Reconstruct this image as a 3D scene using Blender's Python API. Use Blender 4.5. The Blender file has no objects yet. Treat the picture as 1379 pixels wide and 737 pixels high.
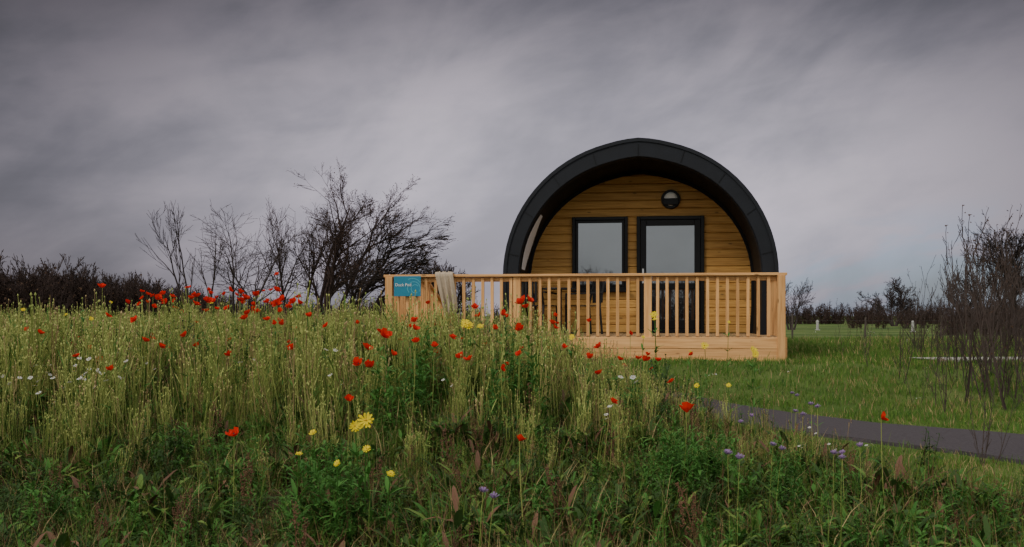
import bpy, math, random
import numpy as np
from mathutils import Vector
random.seed(7); rng=np.random.default_rng(7)
D=bpy.data; S=bpy.context.scene; COL=S.collection
R=math.radians

# ------------------------------------------------------------ helpers
def ss(a,b,x):
    t=np.clip((x-a)/(b-a),0,1); return t*t*(3-2*t)
def T(x,y):
    x=np.asarray(x,float); y=np.asarray(y,float)
    Lp=-.55+.57*ss(4.3,9.5,y)
    Rp=-.55+.15*ss(4.5,9,y)+.40*ss(10.4,13.4,y)
    w=ss(-.3,2.1,x)
    z=Lp*(1-w)+Rp*w
    z=z+.02*np.sin(x*1.9+.7)*np.cos(y*1.6)*(1-ss(11,13,y))
    return z
PATH=[(-14,14.2),(-8,12.9),(-3,12.3),(.3,11.7),(1.5,11.1),(2.25,10.3),(3.2,9.05),(4.1,7.85),(5.3,6.3),(7,4.2),(10,1)]
TRACK=[(5.9,14.3),(7.5,14.5),(11,14.9),(20,16),(40,18)]
def pdist(x,y,PP):
    d=np.full(np.shape(x),1e9)
    for (a,b),(c,e) in zip(PP[:-1],PP[1:]):
        vx,vy=c-a,e-b; t=np.clip(((x-a)*vx+(y-b)*vy)/(vx*vx+vy*vy),0,1)
        d=np.minimum(d,np.hypot(x-a-t*vx,y-b-t*vy))
    return d
def pathdist(x,y): return np.minimum(pdist(x,y,PATH),pdist(x,y,TRACK)+.1)
def new_mat(name): 
    m=D.materials.new(name); m.use_nodes=True; n=m.node_tree.nodes; l=m.node_tree.links
    return m,n,l,n['Principled BSDF']
def simple(name,col,rough=.6,metal=0,noise=.15,scale=8,bump=0,spec=.5):
    m,n,l,b=new_mat(name)
    b.inputs['Roughness'].default_value=rough; b.inputs['Metallic'].default_value=metal; b.inputs['Specular IOR Level'].default_value=spec
    tc=n.new('ShaderNodeTexCoord'); no=n.new('ShaderNodeTexNoise'); no.inputs['Scale'].default_value=scale; no.inputs['Detail'].default_value=5
    l.new(tc.outputs['Object'],no.inputs['Vector'])
    mx=n.new('ShaderNodeMix'); mx.data_type='RGBA'
    mx.inputs[6].default_value=[c*(1-noise) for c in col]+[1]; mx.inputs[7].default_value=[min(1,c*(1+noise)) for c in col]+[1]
    l.new(no.outputs['Fac'],mx.inputs[0]); l.new(mx.outputs[2],b.inputs['Base Color'])
    if bump:
        bp=n.new('ShaderNodeBump'); bp.inputs['Strength'].default_value=bump; bp.inputs['Distance'].default_value=.01
        l.new(no.outputs['Fac'],bp.inputs['Height']); l.new(bp.outputs['Normal'],b.inputs['Normal'])
    return m
def wood(name,c1,c2,axis='x',stain=.25):
    m,n,l,b=new_mat(name); b.inputs['Roughness'].default_value=.65; b.inputs['Specular IOR Level'].default_value=.25
    tc=n.new('ShaderNodeTexCoord'); mp=n.new('ShaderNodeMapping'); geo=n.new('ShaderNodeNewGeometry')
    sc={'x':(1.2,14,22),'z':(22,22,1.2),'y':(22,1.2,14)}[axis]
    mp.inputs['Scale'].default_value=sc
    l.new(tc.outputs['Object'],mp.inputs['Vector'])
    add=n.new('ShaderNodeVectorMath'); add.operation='ADD'; mul=n.new('ShaderNodeMath'); mul.operation='MULTIPLY'; mul.inputs[1].default_value=37
    l.new(geo.outputs['Random Per Island'],mul.inputs[0]); l.new(mul.outputs[0],add.inputs[1]); l.new(mp.outputs[0],add.inputs[0])
    no=n.new('ShaderNodeTexNoise'); no.inputs['Scale'].default_value=1.6; no.inputs['Detail'].default_value=7; no.inputs['Distortion'].default_value=.6
    l.new(add.outputs[0],no.inputs['Vector'])
    rp=n.new('ShaderNodeValToRGB'); rp.color_ramp.elements[0].position=.32; rp.color_ramp.elements[1].position=.68
    rp.color_ramp.elements[0].color=(*c1,1); rp.color_ramp.elements[1].color=(*c2,1)
    l.new(no.outputs['Fac'],rp.inputs[0])
    mp2=n.new('ShaderNodeMapping'); mp2.inputs['Scale'].default_value={'x':(2.2,6,6),'z':(6,6,2.2),'y':(6,2.2,6)}[axis]
    l.new(tc.outputs['Object'],mp2.inputs['Vector'])
    vo=n.new('ShaderNodeTexVoronoi'); vo.inputs['Scale'].default_value=1.3; l.new(mp2.outputs[0],vo.inputs['Vector'])
    kr=n.new('ShaderNodeMapRange'); kr.inputs[1].default_value=.05; kr.inputs[2].default_value=.13; kr.inputs[3].default_value=.4; kr.inputs[4].default_value=1
    l.new(vo.outputs['Distance'],kr.inputs[0])
    hs=n.new('ShaderNodeHueSaturation'); 
    mr=n.new('ShaderNodeMapRange'); mr.inputs[3].default_value=1-stain; mr.inputs[4].default_value=1+stain
    l.new(geo.outputs['Random Per Island'],mr.inputs[0])
    mm=n.new('ShaderNodeMath'); mm.operation='MULTIPLY'; l.new(mr.outputs[0],mm.inputs[0]); l.new(kr.outputs[0],mm.inputs[1])
    l.new(mm.outputs[0],hs.inputs['Value']); l.new(rp.outputs[0],hs.inputs['Color'])
    l.new(hs.outputs[0],b.inputs['Base Color'])
    bp=n.new('ShaderNodeBump'); bp.inputs['Strength'].default_value=.25; bp.inputs['Distance'].default_value=.004
    l.new(no.outputs['Fac'],bp.inputs['Height']); l.new(bp.outputs[0],b.inputs['Normal'])
    return m
def leafmat(name,c1,c2,trans=.3,rough=.6):
    m,n,l,b=new_mat(name); b.inputs['Roughness'].default_value=rough; b.inputs['Specular IOR Level'].default_value=.12
    oi=n.new('ShaderNodeObjectInfo'); geo=n.new('ShaderNodeNewGeometry')
    ad=n.new('ShaderNodeMath'); ad.operation='ADD'; l.new(oi.outputs['Random'],ad.inputs[0]); l.new(geo.outputs['Random Per Island'],ad.inputs[1])
    hf=n.new('ShaderNodeMath'); hf.operation='MULTIPLY'; hf.inputs[1].default_value=.5; l.new(ad.outputs[0],hf.inputs[0])
    mx=n.new('ShaderNodeMix'); mx.data_type='RGBA'; mx.inputs[6].default_value=(*c1,1); mx.inputs[7].default_value=(*c2,1)
    l.new(hf.outputs[0],mx.inputs[0]); l.new(mx.outputs[2],b.inputs['Base Color'])
    if trans>0:
        tr=n.new('ShaderNodeBsdfTranslucent'); l.new(mx.outputs[2],tr.inputs['Color'])
        ms=n.new('ShaderNodeMixShader'); ms.inputs[0].default_value=trans
        l.new(b.outputs[0],ms.inputs[1]); l.new(tr.outputs[0],ms.inputs[2]); l.new(ms.outputs[0],n['Material Output'].inputs['Surface'])
    return m

class MB:
    def __init__(s): s.v=[]; s.f=[]; s.m=[]
    def add(s,vs,fs,mi=0):
        o=len(s.v); s.v+=[tuple(p) for p in vs]; s.f+=[tuple(i+o for i in f) for f in fs]; s.m+=[mi]*len(fs)
    def box(s,x0,x1,y0,y1,z0,z1,mi=0):
        s.add([(x0,y0,z0),(x1,y0,z0),(x1,y1,z0),(x0,y1,z0),(x0,y0,z1),(x1,y0,z1),(x1,y1,z1),(x0,y1,z1)],
              [(0,3,2,1),(4,5,6,7),(0,1,5,4),(1,2,6,5),(2,3,7,6),(3,0,4,7)],mi)
    def beam(s,p,q,w,h,mi=0):
        p=Vector(p);q=Vector(q);d=(q-p).normalized(); u=d.cross(Vector((0,0,1)))
        if u.length<1e-3:u=Vector((1,0,0))
        u.normalize(); t=u.cross(d).normalized()
        vs=[c+a*u*w/2+b*t*h/2 for c in (p,q) for a,b in ((-1,-1),(1,-1),(1,1),(-1,1))]
        s.add(vs,[(0,1,2,3),(7,6,5,4),(0,4,5,1),(1,5,6,2),(2,6,7,3),(3,7,4,0)],mi)
    def cyl(s,p,q,r0,r1,n=12,mi=0):
        p=Vector(p);q=Vector(q);d=(q-p).normalized(); u=d.orthogonal().normalized(); t=d.cross(u)
        vs=[c+r*(math.cos(2*math.pi*i/n)*u+math.sin(2*math.pi*i/n)*t) for c,r in((p,r0),(q,r1)) for i in range(n)]
        s.add(vs,[(i,(i+1)%n,n+(i+1)%n,n+i) for i in range(n)]+[tuple(range(n))[::-1],tuple(range(n,2*n))],mi)
    def obj(s,name,mats,parent=None,bevel=0,smooth=False,link=True,coll=None):
        me=D.meshes.new(name); me.from_pydata(s.v,[],s.f)
        for m in mats: me.materials.append(m)
        me.polygons.foreach_set('material_index',s.m)
        if smooth: me.polygons.foreach_set('use_smooth',[True]*len(s.f))
        me.update(); o=D.objects.new(name,me)
        if coll: coll.objects.link(o)
        elif link: COL.objects.link(o)
        if parent: o.parent=parent
        if bevel:
            b=o.modifiers.new('bevel','BEVEL'); b.width=bevel; b.segments=2; b.limit_method='ANGLE'
        return o
def empty(name,loc=(0,0,0),rz=0,parent=None):
    e=D.objects.new(name,None); COL.objects.link(e); e.location=loc; e.rotation_euler=(0,0,rz); e.empty_display_size=.3
    if parent: e.parent=parent
    return e

# ------------------------------------------------------------ world
W=D.worlds.new("World"); S.world=W; W.use_nodes=True
n=W.node_tree.nodes; l=W.node_tree.links; n.clear()
SUN_EL=R(40); SUN_AZ=R(226)
out=n.new('ShaderNodeOutputWorld'); 
sky=n.new('ShaderNodeTexSky'); sky.sky_type='NISHITA'; sky.sun_disc=False; sky.sun_elevation=SUN_EL; sky.sun_rotation=SUN_AZ
bg1=n.new('ShaderNodeBackground'); bg1.inputs[1].default_value=.075; l.new(sky.outputs[0],bg1.inputs[0])
tc=n.new('ShaderNodeTexCoord'); sx=n.new('ShaderNodeSeparateXYZ'); l.new(tc.outputs['Generated'],sx.inputs[0])
def M(op,a,b=None,c=None,clamp=False):
    q=n.new('ShaderNodeMath'); q.operation=op; q.use_clamp=clamp
    for i,v in enumerate((a,b,c)):
        if v is None: continue
        if isinstance(v,(int,float)): q.inputs[i].default_value=v
        else: l.new(v,q.inputs[i])
    return q.outputs[0]
def MR(v,a,b,c,d,smooth=True):
    q=n.new('ShaderNodeMapRange'); q.interpolation_type='SMOOTHSTEP' if smooth else 'LINEAR'
    l.new(v,q.inputs[0]); 
    for i,x in enumerate((a,b,c,d)): q.inputs[i+1].default_value=x
    return q.outputs[0]
X,Y,Z=sx.outputs
def noise(rot,scale,locn,detail,rough,dist):
    r_=n.new('ShaderNodeMapping'); r_.inputs['Rotation'].default_value=(0,rot,0); l.new(tc.outputs['Generated'],r_.inputs[0])
    m_=n.new('ShaderNodeMapping'); m_.inputs['Scale'].default_value=scale; m_.inputs['Location'].default_value=locn; l.new(r_.outputs[0],m_.inputs[0])
    q=n.new('ShaderNodeTexNoise'); q.inputs['Scale'].default_value=1; q.inputs['Detail'].default_value=detail; q.inputs['Roughness'].default_value=rough; q.inputs['Distortion'].default_value=dist
    l.new(m_.outputs[0],q.inputs['Vector']); return q.outputs['Fac']
nA=noise(R(30),(5.0,2.0,10.0),(1.3,.2,4.6),6,.52,.25)
nB=noise(R(24),(2.4,1.0,4.2),(5.2,1.7,.4),3,.45,.2)
nC=noise(R(8),(8,5,26),(2.2,.7,7.4),6,.55,.3)
nz=M('ADD',M('ADD',M('MULTIPLY',nA,.46),M('MULTIPLY',nB,.38)),M('MULTIPLY',nC,.16))
nv=MR(nz,.38,.60,.70,1.24)
el=MR(Z,.12,.34,1.0,.25)
lowd=MR(Z,-.01,.10,.72,1.0)
az=MR(M('ABSOLUTE',M('ADD',X,-.06)),.08,.56,1.0,.30)
front=M('MULTIPLY',M('MULTIPLY',el,lowd),az)
front=M('MULTIPLY',front,.62)
back=MR(Y,.70,-.40,0,1)
up=MR(Z,.34,.72,0,1)
other=M('MAXIMUM',back,up)
lum=M('ADD',M('MULTIPLY',front,M('SUBTRACT',1,other)),M('MULTIPLY',other,1.08))
lum=M('MULTIPLY',lum,nv)
tint=n.new('ShaderNodeMix'); tint.data_type='RGBA'; tint.inputs[6].default_value=(.97,.92,1.09,1); tint.inputs[7].default_value=(1.08,.965,1.12,1)
l.new(MR(nz,.4,.6,0,1),tint.inputs[0])
gapc=M('MULTIPLY',M('MULTIPLY',MR(Z,.03,.12,1.0,.0),MR(X,.0,.26,0,1)),MR(nC,.42,.56,1.0,.15))
tg=n.new('ShaderNodeMix'); tg.data_type='RGBA'; l.new(gapc,tg.inputs[0]); l.new(tint.outputs[2],tg.inputs[6]); tg.inputs[7].default_value=(.80,.98,1.40,1)
t2=n.new('ShaderNodeMix'); t2.data_type='RGBA'; l.new(other,t2.inputs[0]); l.new(tg.outputs[2],t2.inputs[6]); t2.inputs[7].default_value=(1,.985,.955,1)
vm=n.new('ShaderNodeVectorMath'); vm.operation='SCALE'; l.new(t2.outputs[2],vm.inputs[0]); l.new(lum,vm.inputs[3])
bg2=n.new('ShaderNodeBackground'); l.new(vm.outputs[0],bg2.inputs[0]); bg2.inputs[1].default_value=1
ms=n.new('ShaderNodeMixShader')
fac=M('SUBTRACT',.965,M('MULTIPLY',gapc,.3),clamp=True)
l.new(fac,ms.inputs[0]); l.new(bg1.outputs[0],ms.inputs[1]); l.new(bg2.outputs[0],ms.inputs[2]); l.new(ms.outputs[0],out.inputs[0])
sd=D.lights.new('sun','SUN'); sd.energy=1.5; sd.angle=R(10); sd.color=(1,.91,.78)
so=D.objects.new('sun',sd); COL.objects.link(so)
dirv=Vector((math.sin(SUN_AZ)*math.cos(SUN_EL),math.cos(SUN_AZ)*math.cos(SUN_EL),math.sin(SUN_EL)))
so.rotation_euler=dirv.to_track_quat('Z','Y').to_euler(); so.location=(-5,-8,10)

# ------------------------------------------------------------ camera
cd=D.cameras.new('camera'); cam=D.objects.new('camera',cd); COL.objects.link(cam); S.camera=cam
cam.location=(0,0,.65); cam.rotation_euler=(R(90),0,0); cd.lens=35; cd.sensor_width=36; cd.shift_y=.041
cd.clip_end=3000; cd.clip_start=.05
cd.dof.use_dof=True; cd.dof.focus_distance=9.5; cd.dof.aperture_fstop=8

# ------------------------------------------------------------ ground
xs=np.concatenate([[-900,-400,-200,-100,-60],np.arange(-36,-12,1.5),np.arange(-12,12,.25),np.arange(12,37,1.5),[60,100,200,400,900]])
ys=np.concatenate([[-300,-100,-40,-20,-10,-5],np.arange(-2,20,.25),np.arange(20,70,2.),[80,110,160,250,400,700,1200]])
XX,YY=np.meshgrid(xs,ys); ZZ=T(XX,YY)
V=np.stack([XX,YY,ZZ],-1).reshape(-1,3); nx=len(xs)
F=[(j*nx+i,j*nx+i+1,(j+1)*nx+i+1,(j+1)*nx+i) for j in range(len(ys)-1) for i in range(nx-1)]
gm,n_,l_,b_=new_mat('soil_and_grass'); b_.inputs['Roughness'].default_value=.95; b_.inputs['Specular IOR Level'].default_value=.1
g=n_.new('ShaderNodeNewGeometry'); a=n_.new('ShaderNodeTexNoise'); a.inputs['Scale'].default_value=.35; a.inputs['Detail'].default_value=8
c=n_.new('ShaderNodeTexNoise'); c.inputs['Scale'].default_value=9; c.inputs['Detail'].default_value=8
l_.new(g.outputs['Position'],a.inputs['Vector']); l_.new(g.outputs['Position'],c.inputs['Vector'])
r1=n_.new('ShaderNodeValToRGB'); e=r1.color_ramp.elements; e[0].position=.38; e[0].color=(.045,.085,.018,1); e[1].position=.66; e[1].color=(.12,.15,.045,1)
l_.new(a.outputs['Fac'],r1.inputs[0])
r2=n_.new('ShaderNodeValToRGB'); e=r2.color_ramp.elements; e[0].position=.4; e[0].color=(.028,.020,.013,1); e[1].position=.62; e[1].color=(.045,.045,.018,1)
l_.new(c.outputs['Fac'],r2.inputs[0])
sp=n_.new('ShaderNodeSeparateXYZ'); l_.new(g.outputs['Position'],sp.inputs[0])
w1=n_.new('ShaderNodeMath'); w1.operation='MULTIPLY_ADD'; l_.new(sp.outputs[0],w1.inputs[0]); w1.inputs[1].default_value=1.6; l_.new(sp.outputs[1],w1.inputs[2])
mr=n_.new('ShaderNodeMapRange'); l_.new(w1.outputs[0],mr.inputs[0]); mr.inputs[1].default_value=9.5; mr.inputs[2].default_value=12.5
mx=n_.new('ShaderNodeMix'); mx.data_type='RGBA'; l_.new(mr.outputs[0],mx.inputs[0]); l_.new(r2.outputs[0],mx.inputs[6]); l_.new(r1.outputs[0],mx.inputs[7]); 
l_.new(mx.outputs[2],b_.inputs['Base Color'])
bp=n_.new('ShaderNodeBump'); bp.inputs['Strength'].default_value=.8; bp.inputs['Distance'].default_value=.05; l_.new(c.outputs['Fac'],bp.inputs['Height']); l_.new(bp.outputs[0],b_.inputs['Normal'])
me=D.meshes.new('ground'); me.from_pydata(V.tolist(),[],F); me.materials.append(gm); me.polygons.foreach_set('use_smooth',[True]*len(F)); me.update()
COL.objects.link(D.objects.new('ground',me))

def ribbon(name,pts,w,mat,lift=.03):
    P=[Vector(p) for p in pts]; fine=[]
    for i in range(len(P)-1):
        p0=P[max(i-1,0)];p1=P[i];p2=P[i+1];p3=P[min(i+2,len(P)-1)]
        for k in range(14):
            t=k/14; fine.append(.5*((2*p1)+(-p0+p2)*t+(2*p0-5*p1+4*p2-p3)*t*t+(-p0+3*p1-3*p2+p3)*t**3))
    fine.append(P[-1]); vs=[];fs=[]
    offs=[-w/2-.02,-w/2,-w/4,0,w/4,w/2,w/2+.02]
    for i,p in enumerate(fine):
        d=(fine[min(i+1,len(fine)-1)]-fine[max(i-1,0)]).normalized(); nn=Vector((-d.y,d.x))
        for k,o in enumerate(offs):
            q=p+nn*(o+ (random.uniform(-.02,.02) if k in(0,1,5,6) else 0)); zc=float(T(q.x,q.y)); 
            vs.append((q.x,q.y,zc+(lift if 0<k<6 else -.05)))
    K=len(offs)
    for i in range(len(fine)-1):
        for k in range(K-1): fs.append((i*K+k,i*K+k+1,(i+1)*K+k+1,(i+1)*K+k))
    b=MB(); b.add(vs,fs); return b.obj(name,[mat])
asph=simple('asphalt',(.054,.046,.051),.9,0,.55,45,.8,.15)
ribbon('footpath',PATH,1.3,asph)
ribbon('gravel_track',TRACK,.9,simple('pale_gravel',(.30,.285,.26),.9,0,.35,25,.5,.2),.03)

# ------------------------------------------------------------ materials for cabin
mat_clad=wood('larch_cladding',(.33,.165,.040),(.56,.32,.092),'x',.2)
mat_rail=wood('rail_timber_h',(.54,.275,.105),(.76,.43,.18),'x',.14)
mat_post=wood('rail_timber_v',(.52,.26,.096),(.73,.41,.168),'z',.2)
mat_deck=wood('deck_boards',(.34,.21,.10),(.48,.32,.17),'y',.15)
mat_black=simple('anthracite_roof',(.009,.010,.012),.7,0,.25,14,.3,.2)
mat_rim=simple('anthracite_trim',(.0085,.0105,.015),.6,0,.3,5,.1,.25)
mat_frame=simple('black_upvc_frame',(.003,.0033,.004),.4,0,.1,8,0,.2)
mat_sof=simple('dark_soffit',(.006,.006,.007),.65,0,.2,8,0,.2)
mg,n_,l_,b_=new_mat('window_glass'); b_.inputs['Base Color'].default_value=(.008,.009,.011,1); b_.inputs['Roughness'].default_value=.1
gl=n_.new('ShaderNodeBsdfGlossy'); gl.inputs['Roughness'].default_value=.015; gl.inputs['Color'].default_value=(.85,.93,1,1)
tcg=n_.new('ShaderNodeTexCoord'); ng_=n_.new('ShaderNodeTexNoise'); ng_.inputs['Scale'].default_value=1.1; l_.new(tcg.outputs['Object'],ng_.inputs['Vector'])
bpg=n_.new('ShaderNodeBump'); bpg.inputs['Strength'].default_value=.12; bpg.inputs['Distance'].default_value=.02; l_.new(ng_.outputs['Fac'],bpg.inputs['Height']); l_.new(bpg.outputs[0],gl.inputs['Normal'])
mq=n_.new('ShaderNodeMixShader'); mq.inputs[0].default_value=.12; l_.new(b_.outputs[0],mq.inputs[1]); l_.new(gl.outputs[0],mq.inputs[2]); l_.new(mq.outputs[0],n_['Material Output'].inputs['Surface'])
mat_white=simple('white_plastic',(.75,.75,.72),.4,0,.05)
mat_grey=simple('weathered_post',(.33,.33,.31),.7,0,.2)
mat_steel=simple('brushed_steel',(.5,.5,.5),.3,1,.05)

TH=R(-8); OX,OY=.99,14.5
# ------------------------------------------------------------ deck
deck=empty('timber_deck',(OX,OY,0),TH)
DW=2.9; DH=.35; RT=1.25
b=MB()
x=-DW
while x<DW-.01:
    b.box(x+.004,min(x+.141,DW),.03,2.62 if x<-1.35 else 2.6,DH-.03,DH); x+=.145
b.obj('deck_floor',[mat_deck],deck,.003)
b=MB()
for k in range(2): b.box(-DW-.02,DW+.02,-.03,.0,.01+k*.168-.03*(k==0),.01+k*.168+.162)
for sgn in(-1,1):
    for k in range(2):
        xa=sgn*(DW+.005); b.box(min(xa,xa+sgn*.03),max(xa,xa+sgn*.03),.002,2.6,.01+k*.168,.01+k*.168+.162)
b.obj('fascia_boards',[mat_rail],deck,.004)
b=MB(); posts=[-DW+.05,-.93,.98,DW-.05]
for p in posts: b.box(p-.055,p+.055,-.055 if abs(p)>2 else .002,.105 if abs(p)<2 else .055,-.05 if abs(p)>2 else DH-.32,RT-.03)
for p in(-DW+.05,DW-.05): b.box(p-.05,p+.05,2.45,2.55,0,RT-.03)
b.box(-1.5,-1.4,2.45,2.55,DH,RT-.03)
b.obj('posts',[mat_post],deck,.006)
b=MB()
xx=-DW+.18
while xx<DW-.12:
    if min(abs(xx-p) for p in posts)>.085: 
        j=random.uniform(-.006,.006); b.box(xx-.022+j,xx+.022+j,.004,.042,DH+.002,RT-.045)
    xx+=.142
for sx_ in(-DW+.05,DW-.05):
    yy=.18
    while yy<2.4: b.box(sx_-.02,sx_+.02,yy-.02,yy+.02,DH+.002,RT-.045); yy+=.142
b.obj('balusters',[mat_post],deck,.003)
b=MB()
b.box(-DW-.03,DW+.03,-.045,.095,RT-.03,RT+.008)
b.box(-DW+.1,-.985,.045,.085,RT-.1,RT-.032); b.box(-.87,.92,.045,.085,RT-.1,RT-.032); b.box(1.04,DW-.1,.045,.085,RT-.1,RT-.032)
b.box(-DW-.02,-DW+.12,.098,2.56,RT-.03,RT+.006); b.box(DW-.12,DW+.02,.098,2.56,RT-.03,RT+.006)
b.obj('handrails',[mat_rail],deck,.006)
b=MB()
for k in range(3): b.box(-2.8,-1.5,2.64+k*.3,2.64+k*.3+.29,DH-.1*(k+1)-.04,DH-.1*(k+1))
for sx_ in(-2.85,-1.45):
    b.beam((sx_,2.5,RT-.02),(sx_,4.6,RT-.62),.09,.04)
    b.beam((sx_,2.6,DH-.05),(sx_,4.6,-.15),.05,.2)
    for k in range(12):
        t=(k+1)/13; b.box(sx_-.02,sx_+.02,2.6+2*t-.02,2.6+2*t+.02,max(0,DH-.1-.5*t),RT-.05-.57*t)
    b.box(sx_-.05,sx_+.05,4.55,4.65,-.02,RT-.55)
b.obj('side_steps',[mat_post],deck,.004)

# ------------------------------------------------------------ pod
pod=empty('glamping_pod',(OX,OY,0),TH)
PC=.825; CZ=1.275
def arch(hw,hh,y,base=DH-.3,N=40,point=.03):
    pts=[(PC-hw*.985,y,base),(PC-hw,y,(base+CZ)/2)]
    for i in range(N+1):
        a=math.pi*(1-i/N); s=abs(math.cos(a)); 
        pts.append((PC+hw*math.cos(a),y,CZ+hh*math.sin(a)+point*max(0,1-s/.25)))
    pts+=[(PC+hw,y,(base+CZ)/2),(PC+hw*.985,y,base)]
    return pts
def loft(b,rings,mi=0):
    K=len(rings[0]); vs=[p for r in rings for p in r]
    fs=[(i*K+k,i*K+k+1,(i+1)*K+k+1,(i+1)*K+k) for i in range(len(rings)-1) for k in range(K-1)]
    b.add(vs,fs,mi)
YF=1.3; YW=2.7; YB=8.2
b=MB()
loft(b,[arch(1.915,1.86,YF+.01,.3),arch(2.135,2.125,YF+.01,.3)],0)
loft(b,[arch(2.135,2.125,YF+.01,.3),arch(2.15,2.14,YF+.03,.3),arch(2.15,2.14,YF+.24,.3),arch(2.12,2.11,YF+.245,.3)],0)
loft(b,[arch(1.915,1.86,YF+.01,.3),arch(1.90,1.845,YF+.03,.3),arch(1.90,1.845,YF+.2,.3)],0)
loft(b,[arch(2.10,2.09,YF-.012,.3),arch(2.155,2.145,YF-.012,.3),arch(2.155,2.145,YF+.02,.3)],0)
loft(b,[arch(2.10,2.09,YF-.012,.3),arch(2.10,2.09,YF+.009,.3)],0)
b.obj('front_rim',[mat_rim],pod)
b=MB()
for i in range(9):
    a=R(10+i*20); c_,s_=math.cos(a),math.sin(a); b.beam((PC+1.93*c_,YF+.008,CZ+1.88*s_),(PC+2.09*c_,YF+.008,CZ+2.075*s_),.01,.012)
b.obj('rim_joints',[mat_frame],pod)
b2=MB(); loft(b2,[arch(2.12,2.11,YF+.24,.05),arch(2.12,2.11,YB,.05)],0)
loft(b2,[arch(.001,.001,YB,.05),arch(2.12,2.11,YB,.05)],0)
b2.obj('roof_shell',[mat_black],pod)
b=MB(); k=YF+.5
while k<YB:
    loft(b,[arch(2.125,2.115,k,.05),arch(2.135,2.125,k+.01,.05),arch(2.12,2.11,k+.2,.05)],0); k+=.25
b.obj('roof_shingles',[mat_black],pod)
b=MB()
loft(b,[arch(1.90,1.845,YF+.2,.3),arch(1.91,1.83,YF+.5,.3),arch(1.91,1.83,YW+.02,.3)],0)
loft(b,[arch(1.91,1.83,YW-.045,.3),arch(1.87,1.765,YW-.045,.3),arch(1.87,1.765,YW+.01,.3)],0)
b.obj('soffit',[mat_sof],pod,smooth=False)
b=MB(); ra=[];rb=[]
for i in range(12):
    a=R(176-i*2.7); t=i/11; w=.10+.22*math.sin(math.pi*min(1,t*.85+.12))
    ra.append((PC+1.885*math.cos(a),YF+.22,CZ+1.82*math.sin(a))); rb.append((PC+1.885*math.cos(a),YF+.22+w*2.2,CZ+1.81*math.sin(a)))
loft(b,[ra,rb]); b.obj('soffit_highlight',[simple('pale_highlight',(.8,.8,.84),.3,0,.1)],pod)  # added pale strip, painting the bright highlight on the soffit's left inner side
def hwz(z):
    if z<=CZ: return 1.9
    t=(z-CZ)/1.80
    return 1.9*math.sqrt(max(0,1-t*t)) if t<1 else 0
b=MB(); z=DH+.005; bh=.142
while z<CZ+1.8:
    z1=min(z+bh,CZ+1.8); w0=hwz(z); w1=hwz(z1-.008) 
    if w0>.1:
        w1=max(w1,.03); yb=YW+.02; yo=YW; za,zb=z,z1-.001
        vs=[(PC-w0,yo,za+.008),(PC+w0,yo,za+.008),(PC+w1,yo,zb-.018),(PC-w1,yo,zb-.018),(PC-w0,yb,za),(PC+w0,yb,za),(PC+w1,yb,zb),(PC-w1,yb,zb)]
        b.add(vs,[(0,1,2,3),(0,4,5,1),(3,2,6,7),(1,5,6,2),(0,3,7,4)])
    z+=bh
b.obj('timber_front_wall',[mat_clad],pod)
b=MB(); b.box(PC-1.9,PC+1.9,YW+.03,YW+.1,DH-.2,CZ+.3); b.obj('wall_core',[mat_sof],pod)
def frame(b,x0,x1,z0,z1,t,y0,y1):
    b.box(x0,x0+t,y0,y1,z0,z1); b.box(x1-t,x1,y0,y1,z0,z1); b.box(x0+t,x1-t,y0,y1,z1-t,z1); b.box(x0+t,x1-t,y0,y1,z0,z0+t)
wx0,wx1,wz0,wz1=PC-1.15,PC-.195,1.083,2.344
win=empty('window',parent=pod)
b=MB(); frame(b,wx0,wx1,wz0,wz1,.055,YW-.06,YW+.01); frame(b,wx0+.058,wx1-.058,wz0+.058,wz1-.058,.045,YW-.045,YW+.01)
b.box(wx0-.03,wx1+.03,YW-.1,YW-.062,wz0-.03,wz0+.005)
b.obj('window_frame',[mat_frame],win,.006)
b=MB(); b.box(wx0+.1,wx1-.1,YW-.02,YW-.008,wz0+.1,wz1-.1); b.obj('window_pane',[mg],win)
dx0,dx1,dz0,dz1=PC-.045,PC+1.09,DH+.002,2.344
door=empty('door',parent=pod)
b=MB(); frame(b,dx0,dx1,dz0,dz1,.06,YW-.06,YW+.01); 
fx0,fx1,fz0,fz1=dx0+.063,dx1-.063,dz0+.063,dz1-.063
b.box(fx0,fx0+.1,YW-.045,YW+.01,fz0,fz1); b.box(fx1-.1,fx1,YW-.045,YW+.01,fz0,fz1); b.box(fx0+.1,fx1-.1,YW-.045,YW+.01,fz1-.1,fz1); b.box(fx0+.1,fx1-.1,YW-.045,YW+.01,fz0,fz0+.16)
b.box(fx0+.1,fx1-.1,YW-.043,YW+.01,1.1,1.2)
b.obj('door_frame',[mat_frame],door,.006)
b=MB(); b.box(fx0+.1,fx1-.1,YW-.02,YW-.008,fz0+.16,1.1); b.box(fx0+.1,fx1-.1,YW-.02,YW-.008,1.2,fz1-.1); b.obj('door_glass',[mg],door)
b=MB(); b.box(fx0+.03,fx0+.06,YW-.055,YW-.045,1.2,1.45); b.beam((fx0+.045,YW-.06,1.36),(fx0+.045,YW-.10,1.36),.02,.02); b.beam((fx0+.035,YW-.10,1.36),(fx0+.16,YW-.10,1.36),.02,.02); b.obj('door_handle',[mat_steel],door,.003)
lx=PC+.53; lz=2.63
b=MB(); b.cyl((lx,YW+.005,lz),(lx,YW-.06,lz),.165,.16,28); b.obj('lamp_housing',[mat_frame],pod,.008)
b=MB(); b.cyl((lx,YW-.062,lz),(lx,YW-.09,lz),.12,.09,24); b.obj('lamp_diffuser',[mat_white],pod,.01)
b=MB(); b.box(lx-.13,lx+.13,YW-.105,YW-.063,lz-.105,lz+.01); b.obj('lamp_eyelid',[mat_frame],pod,.01)

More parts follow.
